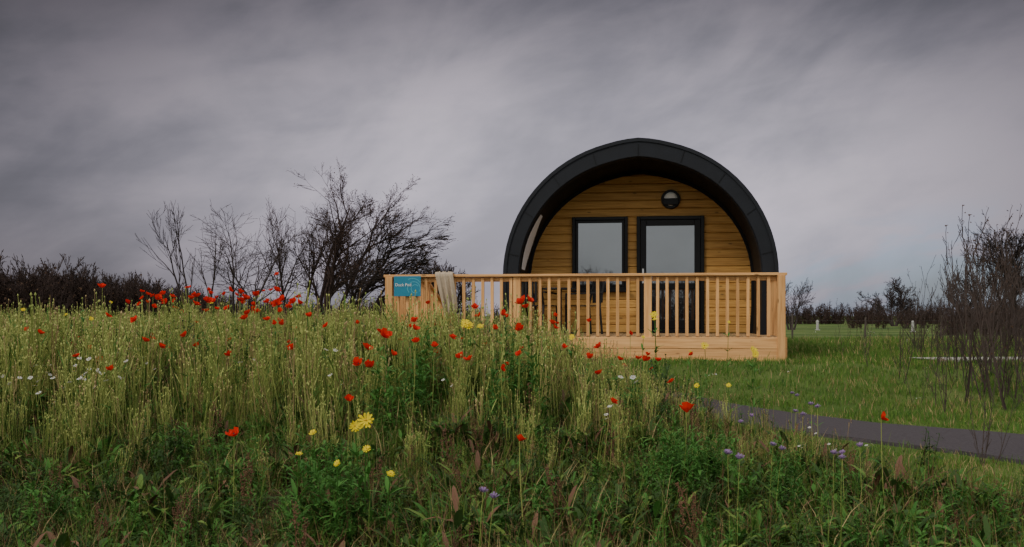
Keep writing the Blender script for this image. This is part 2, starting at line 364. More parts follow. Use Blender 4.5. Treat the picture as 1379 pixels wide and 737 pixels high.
# ------------------------------------------------------------ deck furniture
def loc(lx,ly,lz=0):
    c,s_=math.cos(TH),math.sin(TH); return (OX+lx*c-ly*s_,OY+lx*s_+ly*c,lz)
mat_furn=simple('black_powdercoat',(.010,.010,.011),.4,.2,.1)
def chair(name,lx,ly,rot):
    e=empty(name,loc(lx,ly,DH+.003),TH+rot)
    b=MB()
    for x in(-.2,.2):
        b.beam((x,-.2,0),(x,-.2,.44),.03,.03); b.beam((x,.24,0),(x*.95,.2,.46),.03,.03); b.beam((x*.95,.2,.46),(x*.9,.3,.88),.03,.03)
        b.beam((x*1.12,-.2,.64),(x*1.12,.24,.66),.04,.025); b.beam((x*1.12,-.19,.44),(x*1.12,-.19,.64),.025,.025)
    b.obj('frame',[mat_furn],e,.004)
    b=MB()
    for i in range(6): b.box(-.22,.22,-.22+i*.075,-.22+i*.075+.06,.44,.458)
    b.obj('seat',[mat_furn],e,.004)
    b=MB()
    for i in range(6): b.box(-.17+i*.06,-.17+i*.06+.04,.255,.27,.5,.86)
    b.box(-.2,.2,.285,.31,.84,.9)
    b.obj('backrest',[mat_furn],e,.004)
chair('garden_chair',-.72,1.15,R(155)); chair('garden_chair',-.05,1.35,R(-60))
e=empty('bistro_table',loc(-.38,1.0,DH+.003),TH)
b=MB(); b.cyl((0,0,.70),(0,0,.725),.3,.3,28); b.cyl((0,0,.02),(0,0,.70),.025,.025,10)
for k in range(3): b.beam((0,0,.06),(.24*math.cos(k*2.09),.24*math.sin(k*2.09),.01),.035,.02)
b.obj('table_body',[mat_furn],e,.003)

# sign
sg=empty('pod_name_sign',loc(-2.56,-.065,1.085),TH)
mat_turq=simple('turquoise_sign',(.006,.17,.27),.35,0,.12,5); mat_lt=simple('sign_pale_blue',(.08,.38,.48),.4,0,.05)
b=MB(); b.box(-.205,.205,-.006,.006,-.15,.15); b.obj('sign_panel',[mat_turq],sg,.003)
b=MB()
for r0,cx,cz_,a0,a1 in((.10,.10,-.03,-30,220),(.065,.12,-.04,40,300),(.14,.08,-.02,10,120)):
    pts=[]
    for i in range(25):
        a=R(a0+(a1-a0)*i/24); x_=cx+r0*math.cos(a); z_=cz_+r0*math.sin(a)
        pts.append((max(-.2,min(.2,x_)),max(-.145,min(.145,z_)),max(-.2,min(.2,cx+(r0-.008)*math.cos(a))),max(-.145,min(.145,cz_+(r0-.008)*math.sin(a)))))
    vs=[(p[0],-.0085,p[1]) for p in pts]+[(p[2],-.0085,p[3]) for p in pts]
    b.add(vs,[(i,i+1,26+i,25+i) for i in range(24)])
b.obj('sign_swirls',[mat_lt],sg)
cu=D.curves.new('sign_text','FONT'); cu.body="Duck Pod"; cu.size=.062; cu.extrude=.001; o=D.objects.new('sign_text',cu); COL.objects.link(o); o.parent=sg; o.location=(-.185,-.012,.0); o.rotation_euler=(R(90),0,0); cu.materials.append(mat_white)

# draped towel
mat_cloth=simple('beige_cloth',(.40,.32,.23),.9,0,.18,20,.4)
b=MB(); vs=[]; NU,NV=26,22
for j in range(NV+1):
    t=j/NV
    for i in range(NU+1):
        u=i/NU
        w=.27*(1-.25*t*t); xc=-2.03+.13*t
        fold=.036*math.sin(u*19+1.5*t)+.016*math.sin(u*41+2)
        if t<.22:
            s_=t/.22; y=.13-(.13+.085)*s_; z=RT+.018+.012*math.sin(math.pi*s_)-(.14*(1-s_*4) if s_<.25 else 0); y+=fold*.1; z+=abs(fold)*.5
        else:
            s_=(t-.22)/.78; y=-.085+fold*(.3+1.0*s_)-.02; z=RT+.015-s_*(.50+.13*math.sin(u*3.0+.3)+.05*math.sin(u*9))
        vs.append((xc+(u-.5)*w,y,z))
b.add(vs,[(j*(NU+1)+i,j*(NU+1)+i+1,(j+1)*(NU+1)+i+1,(j+1)*(NU+1)+i) for j in range(NV) for i in range(NU)])
o=b.obj('draped_towel',[mat_cloth],None,0,True); o.location=(OX,OY,0); o.rotation_euler=(0,0,TH)
sm=o.modifiers.new('th','SOLIDIFY'); sm.thickness=.006

for x_,y_ in((13.5,44.),(15.9,39.5)):
    b=MB(); h=.38; b.cyl((0,0,-.1),(0,0,h),.06,.06,10); b.cyl((0,0,h),(0,0,h+.07),.075,.03,10); b.box(-.09,.09,-.09,.09,-.1,.03)
    o=b.obj('service_post',[mat_grey]); o.location=(x_,y_,0)
fe=empty('wire_fence',(0,0,0)); b=MB(); w_=MB(); FP=[(7.2+k*1.75,25.5-.28*k+random.uniform(-.1,.1)) for k in range(16)]
for x_,y_ in FP:
    h=random.uniform(.58,.70); lean=random.uniform(-.03,.03); b.cyl((x_,y_,-.1),(x_+lean,y_,h),.026,.022,7)
for i in range(len(FP)-1):
    for k in range(3):
        z_=.14+k*.19; w_.cyl((FP[i][0],FP[i][1]-.03,z_),(FP[i+1][0],FP[i+1][1]-.03,z_),.0025,.0025,4)
b.obj('stakes',[simple('stake_wood',(.07,.055,.045),.9)],fe); w_.obj('wires',[simple('galvanised_wire',(.06,.06,.06),.8,0)],fe)

# ------------------------------------------------------------ bare trees
def tubes_mesh(name,segs,mat,n=4,leaves=None,lmat=None,ls=.035):
    A=np.array(segs,float); P0=A[:,0:3];P1=A[:,3:6];R0=A[:,6:7];R1=A[:,7:8]
    d=P1-P0; d/=np.linalg.norm(d,axis=1,keepdims=True)+1e-9
    ref=np.where(np.abs(d[:,2:3])>.9,np.array([[1.,0,0]]),np.array([[0,0,1.]]))
    u=np.cross(d,ref); u/=np.linalg.norm(u,axis=1,keepdims=True); v=np.cross(d,u)
    rings=[]
    for P,Rr in((P0,R0),(P1,R1)):
        for k in range(n):
            a=2*math.pi*k/n; rings.append(P+Rr*(math.cos(a)*u+math.sin(a)*v))
    V=np.stack(rings,1).reshape(-1,3); N=len(A); base=np.arange(N)[:,None]*2*n
    F=np.concatenate([base+np.array([[k,(k+1)%n,n+(k+1)%n,n+k]]) for k in range(n)],0)
    V=V.tolist();F=F.tolist(); mi=[0]*len(F)
    if leaves is not None and len(leaves):
        for p in leaves:
            s=random.uniform(.4,1)*ls; q=[Vector(p)+Vector((random.uniform(-s,s),random.uniform(-s,s),random.uniform(-s,s))) for _ in range(3)]
            o=len(V); V+=[tuple(a) for a in q]; F.append([o,o+1,o+2]); mi.append(1)
    me=D.meshes.new(name); me.from_pydata(V,[],F); me.materials.append(mat)
    if lmat: me.materials.append(lmat)
    me.polygons.foreach_set('material_index',mi); me.update()
    return me
def grow(segs,tips,p,d,L,r,lev,maxlev,nb,spread,trop,wind,rs,wig=.16,ratio=.62,first=.35,rmin=.004):
    ns=6 if lev<2 else 4 if lev<maxlev else 3
    d=d.normalized(); rr=r; 
    for i in range(ns):
        d=(d+Vector((rs.gauss(0,wig),rs.gauss(0,wig),rs.gauss(0,wig)))+Vector((0,0,trop))+wind*(.5+lev*.2)).normalized()
        q=p+d*L/ns; r2=max(rmin,r*(1-.75*(i+1)/ns) if lev<maxlev else rmin)
        segs.append((*p,*q,rr,r2)); 
        t=(i+1)/ns
        if lev<maxlev and t>first*(1 if lev==0 else .5):
            k=nb[lev]/ns/(1-first*.7); k=int(k)+(rs.random()<k-int(k))
            for _ in range(k):
                o=Vector((rs.gauss(0,1),rs.gauss(0,1),rs.gauss(0,.5))); o=(o-o.dot(d)*d); 
                if o.length<1e-3: continue
                o.normalize(); nd=(d+o*spread*rs.uniform(.7,1.3)).normalized()
                f=rs.random(); pp=p.lerp(q,f)
                grow(segs,tips,pp,nd,L*ratio*rs.uniform(.7,1.15)*(1.15-.45*t),max(rmin,min(rr*.6,r*.45)),lev+1,maxlev,nb,spread,trop,wind,rs,wig,ratio,.2,rmin)
        p=q; rr=r2
    tips.append(tuple(p))
bark=simple('bark_grey_brown',(.050,.039,.038),.9,0,.3,6,0,.1); bark_b=simple('bark_brown',(.050,.034,.030),.9,0,.3,3,0,.1); bark_d=simple('bark_dark',(.026,.020,.018),.9,0,.3,6,0,.1); bark_h=simple('bark_hedge',(.046,.032,.028),.95,0,.4,1.2,0,.1)
leafr=simple('withered_leaves',(.075,.045,.030),.9,0,.3,3,0,.1)
def tree(name,x,y,seed,h,r,maxlev,nb,spread,trop=.05,wind=(0,0,0),d0=(0,0,1),mat=bark,leaf=0,stems=1,ratio=.62,rmin=.006,first=.35,wig=.10,z=None,fan=.35,ls=.035,wide=1.0):
    rs=random.Random(seed); segs=[];tips=[]
    for s in range(stems):
        off=(s-(stems-1)/2)/max(1,stems-1)*2 if stems>1 else 0
        dd=Vector(d0)+ (Vector((off*fan*rs.uniform(.7,1.1),rs.uniform(-.3,.3),0)) if stems>1 else Vector())
        grow(segs,tips,Vector((off*.08,0,-.1)),dd,h*.72*rs.uniform(.8,1.05),r,0,maxlev,nb,spread,trop,Vector(wind),rs,wig,ratio,first,rmin)
    lv=[t for t in tips for _ in range(int(leaf)+(rs.random()<leaf-int(leaf)))]
    lv=[(a+rs.gauss(0,.06),b_+rs.gauss(0,.06),c_+rs.gauss(0,.06)) for a,b_,c_ in lv]
    zz=sorted(s[5] for s in segs); top=zz[int(len(zz)*.995)-1]; k=h/top; kx=k*wide
    segs=[(s[0]*kx,s[1]*k,s[2]*k,s[3]*kx,s[4]*k,s[5]*k)+s[6:] for s in segs]; lv=[(a*kx,b_*k,c_*k) for a,b_,c_ in lv]
    me=tubes_mesh(name,segs,mat,4,lv,leafr,ls); o=D.objects.new(name,me); COL.objects.link(o); o.location=(x,y,float(T(x,y)) if z is None else z)
    xs_=sorted(s[3] for s in segs); print(name,len(segs),'x span',round(xs_[int(len(xs_)*.01)],2),round(xs_[int(len(xs_)*.99)],2))
f=1340
def ux(u,d): return (u-690)/f*d
tree('bare_tree',ux(264,38),38,11,4.8,.055,3,(6,4,3),.5,.07,stems=3,rmin=.0062,fan=.25,wide=.9)
tree('bare_tree',ux(325,37),37,5,4.6,.06,3,(8,5,4),.95,.01,wind=(.02,0,0),stems=2,rmin=.0055,first=.3)
tree('bare_tree',ux(358,39),39,21,4.3,.055,3,(6,5,3),.8,.02,wind=(.03,0,0),stems=2,rmin=.005)
tree('bare_tree',ux(396,39),39,31,4.9,.07,3,(8,5,5),.5,.06,stems=2,rmin=.006,leaf=.8,mat=bark_b,fan=.25)
tree('bare_tree',ux(440,38),38,8,6.3,.11,4,(9,6,4,3),.62,.04,stems=4,rmin=.0050,leaf=1.0,first=.2,ratio=.58,fan=.38,mat=bark_b,ls=.045,wide=1.15)
tree('windswept_tree',ux(474,36),36,14,4.5,.12,4,(10,6,5,3),.65,.0,wind=(.11,0,.0),d0=(.10,0,1),stems=2,rmin=.0060,leaf=1.2,mat=bark_d,first=.28,fan=.2,ls=.045,wide=1.15)
tree('bare_tree',ux(586,40),40,44,2.75,.06,3,(10,8,6),.7,.04,stems=5,rmin=.0075,fan=.7,mat=bark_b)
tree('bare_tree',ux(1066,45),45,45,2.4,.05,3,(8,6,4),.7,.04,stems=3,rmin=.006)
tree('bare_tree',ux(1205,60),60,46,2.9,.08,4,(6,5,4,3),.75,.04,stems=4,rmin=.008,leaf=.5,fan=.6)
tree('bare_tree',ux(1375,28),28,47,3.2,.06,4,(7,5,4,3),.6,.05,stems=4,rmin=.005,mat=bark_d,leaf=.5,fan=.5)
tree('bare_tree',ux(1330,40),40,49,3.0,.06,3,(7,5,5),.6,.05,stems=4,rmin=.006,mat=bark_d,leaf=.4,fan=.5)
tree('bare_tree',ux(1290,48),48,48,2.6,.06,3,(7,6,4),.7,.04,stems=3,rmin=.007)
tree('bare_tree',-6.0,-16,61,4.2,.10,3,(8,6,5),.7,.04,stems=3,rmin=.008,z=-.55)
tree('bare_tree',-3.0,-21,62,3.4,.10,3,(8,6,5),.7,.04,stems=3,rmin=.009,z=-.55)

# ------------------------------------------------------------ scatter
def scatter(name,P,RZ,SC,IDX,coll,tilt=.08):
    P=np.asarray(P,float); N=len(P)
    me=D.meshes.new(name); me.from_pydata(P.tolist(),[],[])
    rot=np.stack([rng.normal(0,tilt,N),rng.normal(0,tilt,N),np.asarray(RZ)],1)
    a=me.attributes.new('rot','FLOAT_VECTOR','POINT'); a.data.foreach_set('vector',rot.astype(np.float32).ravel())
    a=me.attributes.new('scl','FLOAT','POINT'); a.data.foreach_set('value',np.asarray(SC,dtype=np.float32))
    a=me.attributes.new('idx','INT','POINT'); a.data.foreach_set('value',np.asarray(IDX,dtype=np.int32))
    o=D.objects.new(name,me); COL.objects.link(o)
    ng=D.node_groups.new(name+'_nodes','GeometryNodeTree')
    ng.interface.new_socket('Geometry',in_out='INPUT',socket_type='NodeSocketGeometry'); ng.interface.new_socket('Geometry',in_out='OUTPUT',socket_type='NodeSocketGeometry')
    gi=ng.nodes.new('NodeGroupInput'); go=ng.nodes.new('NodeGroupOutput'); ip=ng.nodes.new('GeometryNodeInstanceOnPoints')
    ci=ng.nodes.new('GeometryNodeCollectionInfo'); ci.inputs['Collection'].default_value=coll; ci.inputs['Separate Children'].default_value=True; ci.inputs['Reset Children'].default_value=True
    def na(nm,t):
        q=ng.nodes.new('GeometryNodeInputNamedAttribute'); q.data_type=t; q.inputs['Name'].default_value=nm; return [s for s in q.outputs if s.name=='Attribute' and s.enabled][0]
    e2=ng.nodes.new('FunctionNodeEulerToRotation')
    L=ng.links; L.new(gi.outputs[0],ip.inputs['Points']); L.new(ci.outputs[0],ip.inputs['Instance']); ip.inputs['Pick Instance'].default_value=True
    L.new(na('idx','INT'),ip.inputs['Instance Index']); L.new(na('rot','FLOAT_VECTOR'),e2.inputs[0]); L.new(e2.outputs[0],ip.inputs['Rotation']); L.new(na('scl','FLOAT'),ip.inputs['Scale'])
    L.new(ip.outputs[0],go.inputs[0])
    m=o.modifiers.new('scatter','NODES'); m.node_group=ng
    return o
def coll(name): return D.collections.new(name)

hc=coll('hedge_shrubs')
for k in range(4):
    rs=random.Random(100+k); segs=[];tips=[]
    for s in range(7):
        grow(segs,tips,Vector((rs.uniform(-.4,.4),rs.uniform(-.3,.3),-.05)),Vector((rs.uniform(-.4,.4),rs.uniform(-.5,.5),1)),rs.uniform(.6,.95),.018,0,3,(6,4,3),.55,.06,Vector(),rs,.10,.5,.1,.0042)
    top=sorted(s[5] for s in segs)[int(len(segs)*.97)]
    segs=[tuple(q/top for q in s[:6])+s[6:] for s in segs]
    lv=[(a/top,b_/top,c_/top*rs.uniform(.3,1)) for a,b_,c_ in tips if rs.random()<.4]
    me=tubes_mesh('hedge_shrub_%s'%'abcd'[k],segs,bark_h,3,lv,leafr); o=D.objects.new('hedge_shrub_%s'%'abcd'[k],me); hc.objects.link(o)
P=[];SC=[]
def hedge(u0,u1,d,h0,h1,rows=2,step=.55,jit=1.5,var=.75):
    x=ux(u0,d); x1=ux(u1,d); 
    while x<x1:
        t=(x-ux(u0,d))/(x1-ux(u0,d)); h=h0+(h1-h0)*t
        for r_ in range(rows):
            P.append((x+random.uniform(-.5,.5),d+random.uniform(-jit,jit)+r_*1.2,-.05)); SC.append(h*random.uniform(var,1.1))
        x+=step*max(1,h*.35)
hedge(-350,60,58,4.2,3.7,4,.7); hedge(60,250,58,3.4,2.1,4,.6); hedge(250,560,62,1.9,1.4,3,.7); hedge(-900,-350,58,4,4,2,1.5)
hedge(560,1060,75,1.4,1.5,2,1.0); hedge(1050,1600,75,1.5,1.7,3,.8,1.5,.5); hedge(1140,1700,50,1.0,1.6,1,.9,1.5,.5); hedge(1270,1700,33,1.0,1.5,2,.9,1.5,.5)
scatter('hedgerow',P,rng.uniform(0,6.28,len(P)),SC,rng.integers(0,4,len(P)),hc,.05)
P=[];SC=[]
for x in np.arange(-30,30,1.1): P.append((x,-26+random.uniform(-1,1),-.55)); SC.append(random.uniform(2.2,3.6))
scatter('boundary_hedge',P,rng.uniform(0,6.28,len(P)),SC,rng.integers(0,4,len(P)),hc,.05)

wc=coll('young_whips'); wb=simple('whip_bark',(.040,.025,.020),.8)
for k in range(4):
    rs=random.Random(300+k); segs=[];tips=[]
    for s in range(2):
        grow(segs,tips,Vector((rs.uniform(-.08,.08),rs.uniform(-.08,.08),-.05)),Vector((rs.uniform(-.18,.18),rs.uniform(-.18,.18),1)),rs.uniform(.75,1.0),.0052,0,2,(5.5,2.5),.5,.12,Vector(),rs,.06,.32,.12,.0019)
    lv=[(a+rs.gauss(0,.01),b_+rs.gauss(0,.01),c_) for a,b_,c_ in tips if rs.random()<.2]
    me=tubes_mesh('whip_%s'%'abcd'[k],segs,wb,3,lv,leafr,.016); wc.objects.link(D.objects.new('whip_%s'%'abcd'[k],me))
P=[];SC=[]
for _ in range(125):
    d=random.uniform(10.6,18); u=random.triangular(1130,1640,1370); P.append((ux(u,d),d,float(T(ux(u,d),d)))); SC.append(random.uniform(.7,1.5)*(.75+.70*float(ss(1180,1350,u))))
for _ in range(9):
    d=random.uniform(7.0,8.6); u=random.uniform(1290,1480); P.append((ux(u,d),d,float(T(ux(u,d),d)))); SC.append(random.uniform(.5,.9))
P=np.array(P); SC=np.array(SC); k=pathdist(P[:,0],P[:,1])>.7; P=P[k];SC=SC[k]
scatter('young_hedge_whips',P,rng.uniform(0,6.28,len(P)),SC,rng.integers(0,4,len(P)),wc,.07)

# ------------------------------------------------------------ meadow plants
m_grass=leafmat('grass_green',(.050,.105,.018),(.14,.20,.042),0); m_stalk=leafmat('stalk_yellowgreen',(.15,.21,.045),(.46,.47,.16),0)
m_straw=leafmat('straw',(.20,.13,.06),(.44,.34,.17),0); m_leaf=leafmat('leaf_green',(.034,.115,.022),(.085,.21,.040),.25); m_dleaf=leafmat('leaf_dark',(.022,.055,.014),(.050,.095,.025),.2)
m_brown=leafmat('dead_stem',(.07,.036,.024),(.18,.095,.055),0); m_red=leafmat('poppy_petal',(.58,.018,.010),(.78,.055,.022),.35); m_blk=simple('poppy_centre',(.02,.015,.02),.6)
m_yel=leafmat('yellow_petal',(.74,.56,.02),(.84,.70,.04),.3); m_org=simple('yellow_centre',(.45,.28,.02),.8); m_wht=leafmat('white_petal',(.58,.58,.56),(.70,.70,.68),.2); m_pur=leafmat('purple_petal',(.19,.13,.24),(.30,.18,.36),.2)
m_lawn=leafmat('lawn_green',(.050,.115,.018),(.12,.21,.036),0); 
MATS=[m_grass,m_stalk,m_straw,m_leaf,m_dleaf,m_brown,m_red,m_blk,m_yel,m_org,m_wht,m_pur,m_lawn]
G,ST,SW,LF,DL,BR,RED,BLK,YEL,ORG,WHT,PUR,LW=range(13)
U=random.uniform
def blade(b,x,y,h,w,bend,mi,segs=3,z0=-.02,taper=True):
    a=U(0,6.28); c_,s_=math.cos(a),math.sin(a); q=U(0,6.28); cx,cy=math.cos(q)*w/2,math.sin(q)*w/2; vs=[]
    for i in range(segs+1):
        t=i/segs; k=(1-t**1.6) if taper else 1
        p=(x+c_*bend*t*t,y+s_*bend*t*t,z0+(h-z0)*t-(abs(bend)*.35*t**3)); vs+= [(p[0]-cx*k,p[1]-cy*k,p[2]),(p[0]+cx*k,p[1]+cy*k,p[2])]
    b.add(vs,[(2*i,2*i+1,2*i+3,2*i+2) for i in range(segs)],mi)
def leaf(b,p,a,L,Wd,up,mi,droop=.3):
    c_,s_=math.cos(a),math.sin(a); x,y,z=p; nx_,ny_=-s_,c_
    def P_(t,o,dz=0): return (x+c_*L*t+nx_*Wd*o,y+s_*L*t+ny_*Wd*o,z+up*L*t-droop*L*t*t+dz)
    b.add([P_(0,0),P_(.4,-.5,.1*Wd),P_(.4,0),P_(.4,.5,.1*Wd),P_(.78,-.32,.06*Wd),P_(.78,0),P_(.78,.32,.06*Wd),P_(1,0)],[(0,1,2),(0,2,3),(1,4,5,2),(2,5,6,3),(4,7,5),(5,7,6)],mi)
def stemxyz(b,x,y,h,w,bend,mi,segs=4):
    a=U(0,6.28); out=[]
    for q in(0,1.57):
        cx,cy=math.cos(q)*w/2,math.sin(q)*w/2; vs=[]
        for i in range(segs+1):
            t=i/segs; p=(x+math.cos(a)*bend*t*t,y+math.sin(a)*bend*t*t,-.02+(h+.02)*t)
            if q==0: out.append(p)
            vs+=[(p[0]-cx,p[1]-cy,p[2]),(p[0]+cx,p[1]+cy,p[2])]
        b.add(vs,[(2*i,2*i+1,2*i+3,2*i+2) for i in range(segs)],mi)
    return out
def diamond(b,p,r,h,mi):
    x,y,z=p; b.add([(x,y,z-h*.3),(x+r,y,z+h*.3),(x,y+r,z+h*.3),(x-r,y,z+h*.3),(x,y-r,z+h*.3),(x,y,z+h)],[(0,2,1),(0,3,2),(0,4,3),(0,1,4),(5,1,2),(5,2,3),(5,3,4),(5,4,1)],mi)
def petals(b,p,n_p,r,mi,tilt=(0,0,1),cup=.3,wid=1.0,jag=0.):
    N=Vector(tilt).normalized(); u=N.orthogonal().normalized(); v=N.cross(u); c0=Vector(p); off=U(0,6)
    for k in range(n_p):
        a=off+2*math.pi*k/n_p+U(-.08,.08); w=math.pi/n_p*wid; rr=r*U(.85,1.1); cu=cup*U(.7,1.3)
        def Q(rad,an): return c0+u*math.cos(an)*rad+v*math.sin(an)*rad+N*(cu*r*(rad/r)**1.5)
        b.add([c0,Q(rr*.55,a-w*.9),Q(rr*.6,a),Q(rr*.55,a+w*.9),Q(rr*(1-jag*U(0,1)),a-w*.75),Q(rr*1.05,a),Q(rr*(1-jag*U(0,1)),a+w*.75)],[(0,1,2),(0,2,3),(1,4,5,2),(2,5,6,3)],mi)
pc=coll('meadow_plants'); cnt=[0]; IDXS={}
def reg(b,name):
    b.obj('plant_%s_%s'%(chr(97+cnt[0]),name),MATS,coll=pc); IDXS.setdefault(name,[]).append(cnt[0]); cnt[0]+=1
for k in range(5): # tall stalks with seed pods
    b=MB(); pst=(.95,.75,.92,.55,.9)[k]
    for _ in range(13):
        x,y=random.gauss(0,.06),random.gauss(0,.06); h=U(.5,1.0); mi=ST if random.random()<pst else SW
        st=stemxyz(b,x,y,h,U(.004,.0065),U(-.10,.10),mi)
        if random.random()<.6: diamond(b,st[-1],.010,.028,mi)
        for _ in range(random.randint(1,4)):
            q=st[random.randint(1,3)]; leaf(b,q,U(0,6.28),U(.06,.13),.012,U(.9,2.2),random.choice([ST,G,LF]))
        if random.random()<.5:
            q=st[3]; 
            for _ in range(2):
                a=U(0,6.28); e=(q[0]+math.cos(a)*.03,q[1]+math.sin(a)*.03,q[2]+U(.1,.18)); 
                b.add([(q[0]-.0015,q[1],q[2]),(q[0]+.0015,q[1],q[2]),(e[0]+.0015,e[1],e[2]),(e[0]-.0015,e[1],e[2])],[(0,1,2,3)],mi); diamond(b,e,.009,.026,mi)
    for _ in range(11): blade(b,random.gauss(0,.07),random.gauss(0,.07),U(.2,.55),U(.006,.010),U(.02,.12),G)
    for _ in range(8): leaf(b,(random.gauss(0,.06),random.gauss(0,.06),U(.05,.3)),U(0,6.28),U(.08,.16),.035,U(.3,1),random.choice([LF,DL,DL]))
    reg(b,'tall_stalks')
for k in range(3): # fine grass
    b=MB()
    for _ in range(42): blade(b,random.gauss(0,.06),random.gauss(0,.06),U(.25,.9),U(.005,.010),U(.03,.28),G if random.random()<.88 else SW,4)
    reg(b,'grass_tuft')
for k in range(3): # leafy weeds
    b=MB()
    for _ in range(5):
        x,y=random.gauss(0,.07),random.gauss(0,.07); h=U(.5,1.); st=stemxyz(b,x,y,h,.008,U(-.2,.2),LF if k<2 else DL)
        for i in range(22):
            t=(i+.5)/22; s_=st[min(3,int(t*4))]; s2=st[min(4,int(t*4)+1)]; ff=t*4-int(t*4); q=tuple(s_[j]+(s2[j]-s_[j])*ff for j in range(3))
            leaf(b,q,U(0,6.28),U(.09,.26)*(1.15-.6*t),U(.028,.06)*(1.1-.5*t),U(.3,1.3),LF if k<2 else DL,.6)
    reg(b,'leafy_weed')
for k in range(4): # ground cover
    b=MB(); pal=([LF,DL,DL,LF,G],[DL,DL,G,LF],[LF,LF,DL],[DL,DL,G,BR])[k]
    for _ in range(46):
        a=U(0,6.28); r=abs(random.gauss(0,.09)); leaf(b,(r*math.cos(a),r*math.sin(a),U(0,.12)),a+U(-.6,.6),U(.03,.12),U(.010,.032),U(.4,1.6),random.choice(pal),.6)
    for _ in range(34): blade(b,random.gauss(0,.1),random.gauss(0,.1),U(.08,.32),U(.003,.006),U(.02,.14),random.choice([G,G,G,SW,BR]))
    reg(b,'ground_cover')
for k in range(3): # dry grass
    b=MB()
    for _ in range(38): blade(b,random.gauss(0,.07),random.gauss(0,.07),U(.15,.85),U(.003,.006),U(.05,.3),random.choice([SW,SW,BR,BR,ST]),4)
    for _ in range(8):
        st=stemxyz(b,random.gauss(0,.06),random.gauss(0,.06),U(.5,1.),.004,U(-.15,.15),random.choice([SW,BR]))
        for q in range(9): diamond(b,(st[-1][0]+random.gauss(0,.006),st[-1][1]+random.gauss(0,.006),st[-1][2]-q*.012),.006,.016,random.choice([SW,BR]))
    reg(b,'dry_grass')
for k in range(2): # brown dock
    b=MB()
    for _ in range(4):
        st=stemxyz(b,random.gauss(0,.05),random.gauss(0,.05),U(.6,1.),.007,U(-.12,.12),BR)
        for i in range(42):
            t=U(.35,1); s_=st[min(3,int(t*4))]; diamond(b,(s_[0]+random.gauss(0,.015),s_[1]+random.gauss(0,.015),st[-1][2]*t),.009,.02,BR)
    reg(b,'brown_dock')
for k in range(3): # daisies
    b=MB()
    for _ in range(3):
        st=stemxyz(b,random.gauss(0,.09),random.gauss(0,.09),U(.7,1.),.005,U(-.15,.15),ST); p=st[-1]; tl=(U(-.8,.8),U(-1,.3),1)
        petals(b,p,9,.034,WHT,tl,.1,.75,.2); diamond(b,(p[0],p[1]-.003,p[2]+.003),.010,.008,ORG)
        for _ in range(6): leaf(b,st[random.randint(1,3)],U(0,6.28),U(.04,.1),.014,.7,LF)
    reg(b,'daisy')
for k in range(2): # mauve heads
    b=MB()
    for _ in range(2):
        st=stemxyz(b,random.gauss(0,.05),random.gauss(0,.05),U(.8,1.),.005,U(-.1,.1),ST); p=st[-1]
        for q in range(3): petals(b,(p[0],p[1],p[2]+q*.01),8,.045-.008*q,PUR,(U(-.2,.2),U(-.6,.1),1),.6,.8)
        for _ in range(8): leaf(b,st[random.randint(0,3)],U(0,6.28),U(.06,.12),.02,.7,LF)
    reg(b,'scabious')
for k in range(3): # lawn
    b=MB()
    for _ in range(58): blade(b,random.gauss(0,.12),random.gauss(0,.12),U(.02,.06)*(1,1,1.4)[k],U(.005,.008),U(.0,.04),random.choice([[LW,LW,LF],[LW,LW,DL],[LW,LW,SW]][k]),2)
    reg(b,'lawn_tuft')

def place(name,kinds,N,yr,width,dens,sc,ybias=1.0):
    y=yr[0]+(yr[1]-yr[0])*rng.random(N)**ybias; hw=width(y); x=(rng.random(N)*2-1)*hw
    keep=rng.random(N)<dens(x,y); x=x[keep];y=y[keep]
    keep=pathdist(x,y)>.72; x=x[keep];y=y[keep]
    c_,s_=math.cos(-TH),math.sin(-TH); lx_=(x-OX)*c_-(y-OY)*s_; ly_=(x-OX)*s_+(y-OY)*c_
    keep=~((np.abs(lx_)<3.15)&(ly_>-.12)&(ly_<8.4)); x=x[keep];y=y[keep]
    s=sc(x,y)*rng.uniform(.60,1.22,len(x)); ids=np.concatenate([IDXS[k] for k in kinds])
    scatter(name,np.stack([x,y,T(x,y)-.01],1),rng.uniform(0,6.28,len(x)),s,rng.choice(ids,len(x)),pc,.09)
    return len(x)
wid=lambda y:.60*y+1.2
nz2=lambda x,y,k=1.3:.5+.5*np.sin(x*k+1.3*np.sin(y*k*.8))*np.sin(y*k*1.1+2+1.1*np.sin(x*k*.7))
edge=lambda y:np.interp(y,[4,5.0,5.6,6.3,7,8,9,10,12,14.5],[9,5.2,3.4,2.75,2.4,2.15,1.95,1.75,1.0,.4])
inm=lambda x,y:1-ss(-.35,.25,x-edge(y))
hgt=lambda x,y:(.22+.49*ss(5.4,8.0,y-.15*x))*(1-.44*ss(-.3,1.7,x))*(1-.2*ss(10.5,14,y)*ss(-2.5,0,x))*(.82+.34*nz2(x,y,3.1))
tot=0
tot+=place('meadow_stalks',['tall_stalks'],4400,(5.4,13.5),wid,lambda x,y:inm(x,y)*(.2+.8*nz2(x,y,1.7))*ss(4.9,7.2,y),hgt,.85)
tot+=place('meadow_grass',['grass_tuft'],2300,(4.2,13.5),wid,lambda x,y:inm(x,y)*.8,lambda x,y:hgt(x,y)*.85,.9)
tot+=place('meadow_dry_grass',['dry_grass'],1000,(4.2,12),wid,lambda x,y:inm(x,y)*(.1+.9*nz2(x+3,y,1.6)),lambda x,y:.26+.28*ss(6,9,y),1.1)
tot+=place('meadow_far_stalks',['tall_stalks','grass_tuft','tall_stalks'],3600,(13.5,40),lambda y:.62*y+3,lambda x,y:1-ss(-2.6,-1.9,x+.03*(y-13)),lambda x,y:.72+0*x,1.3)
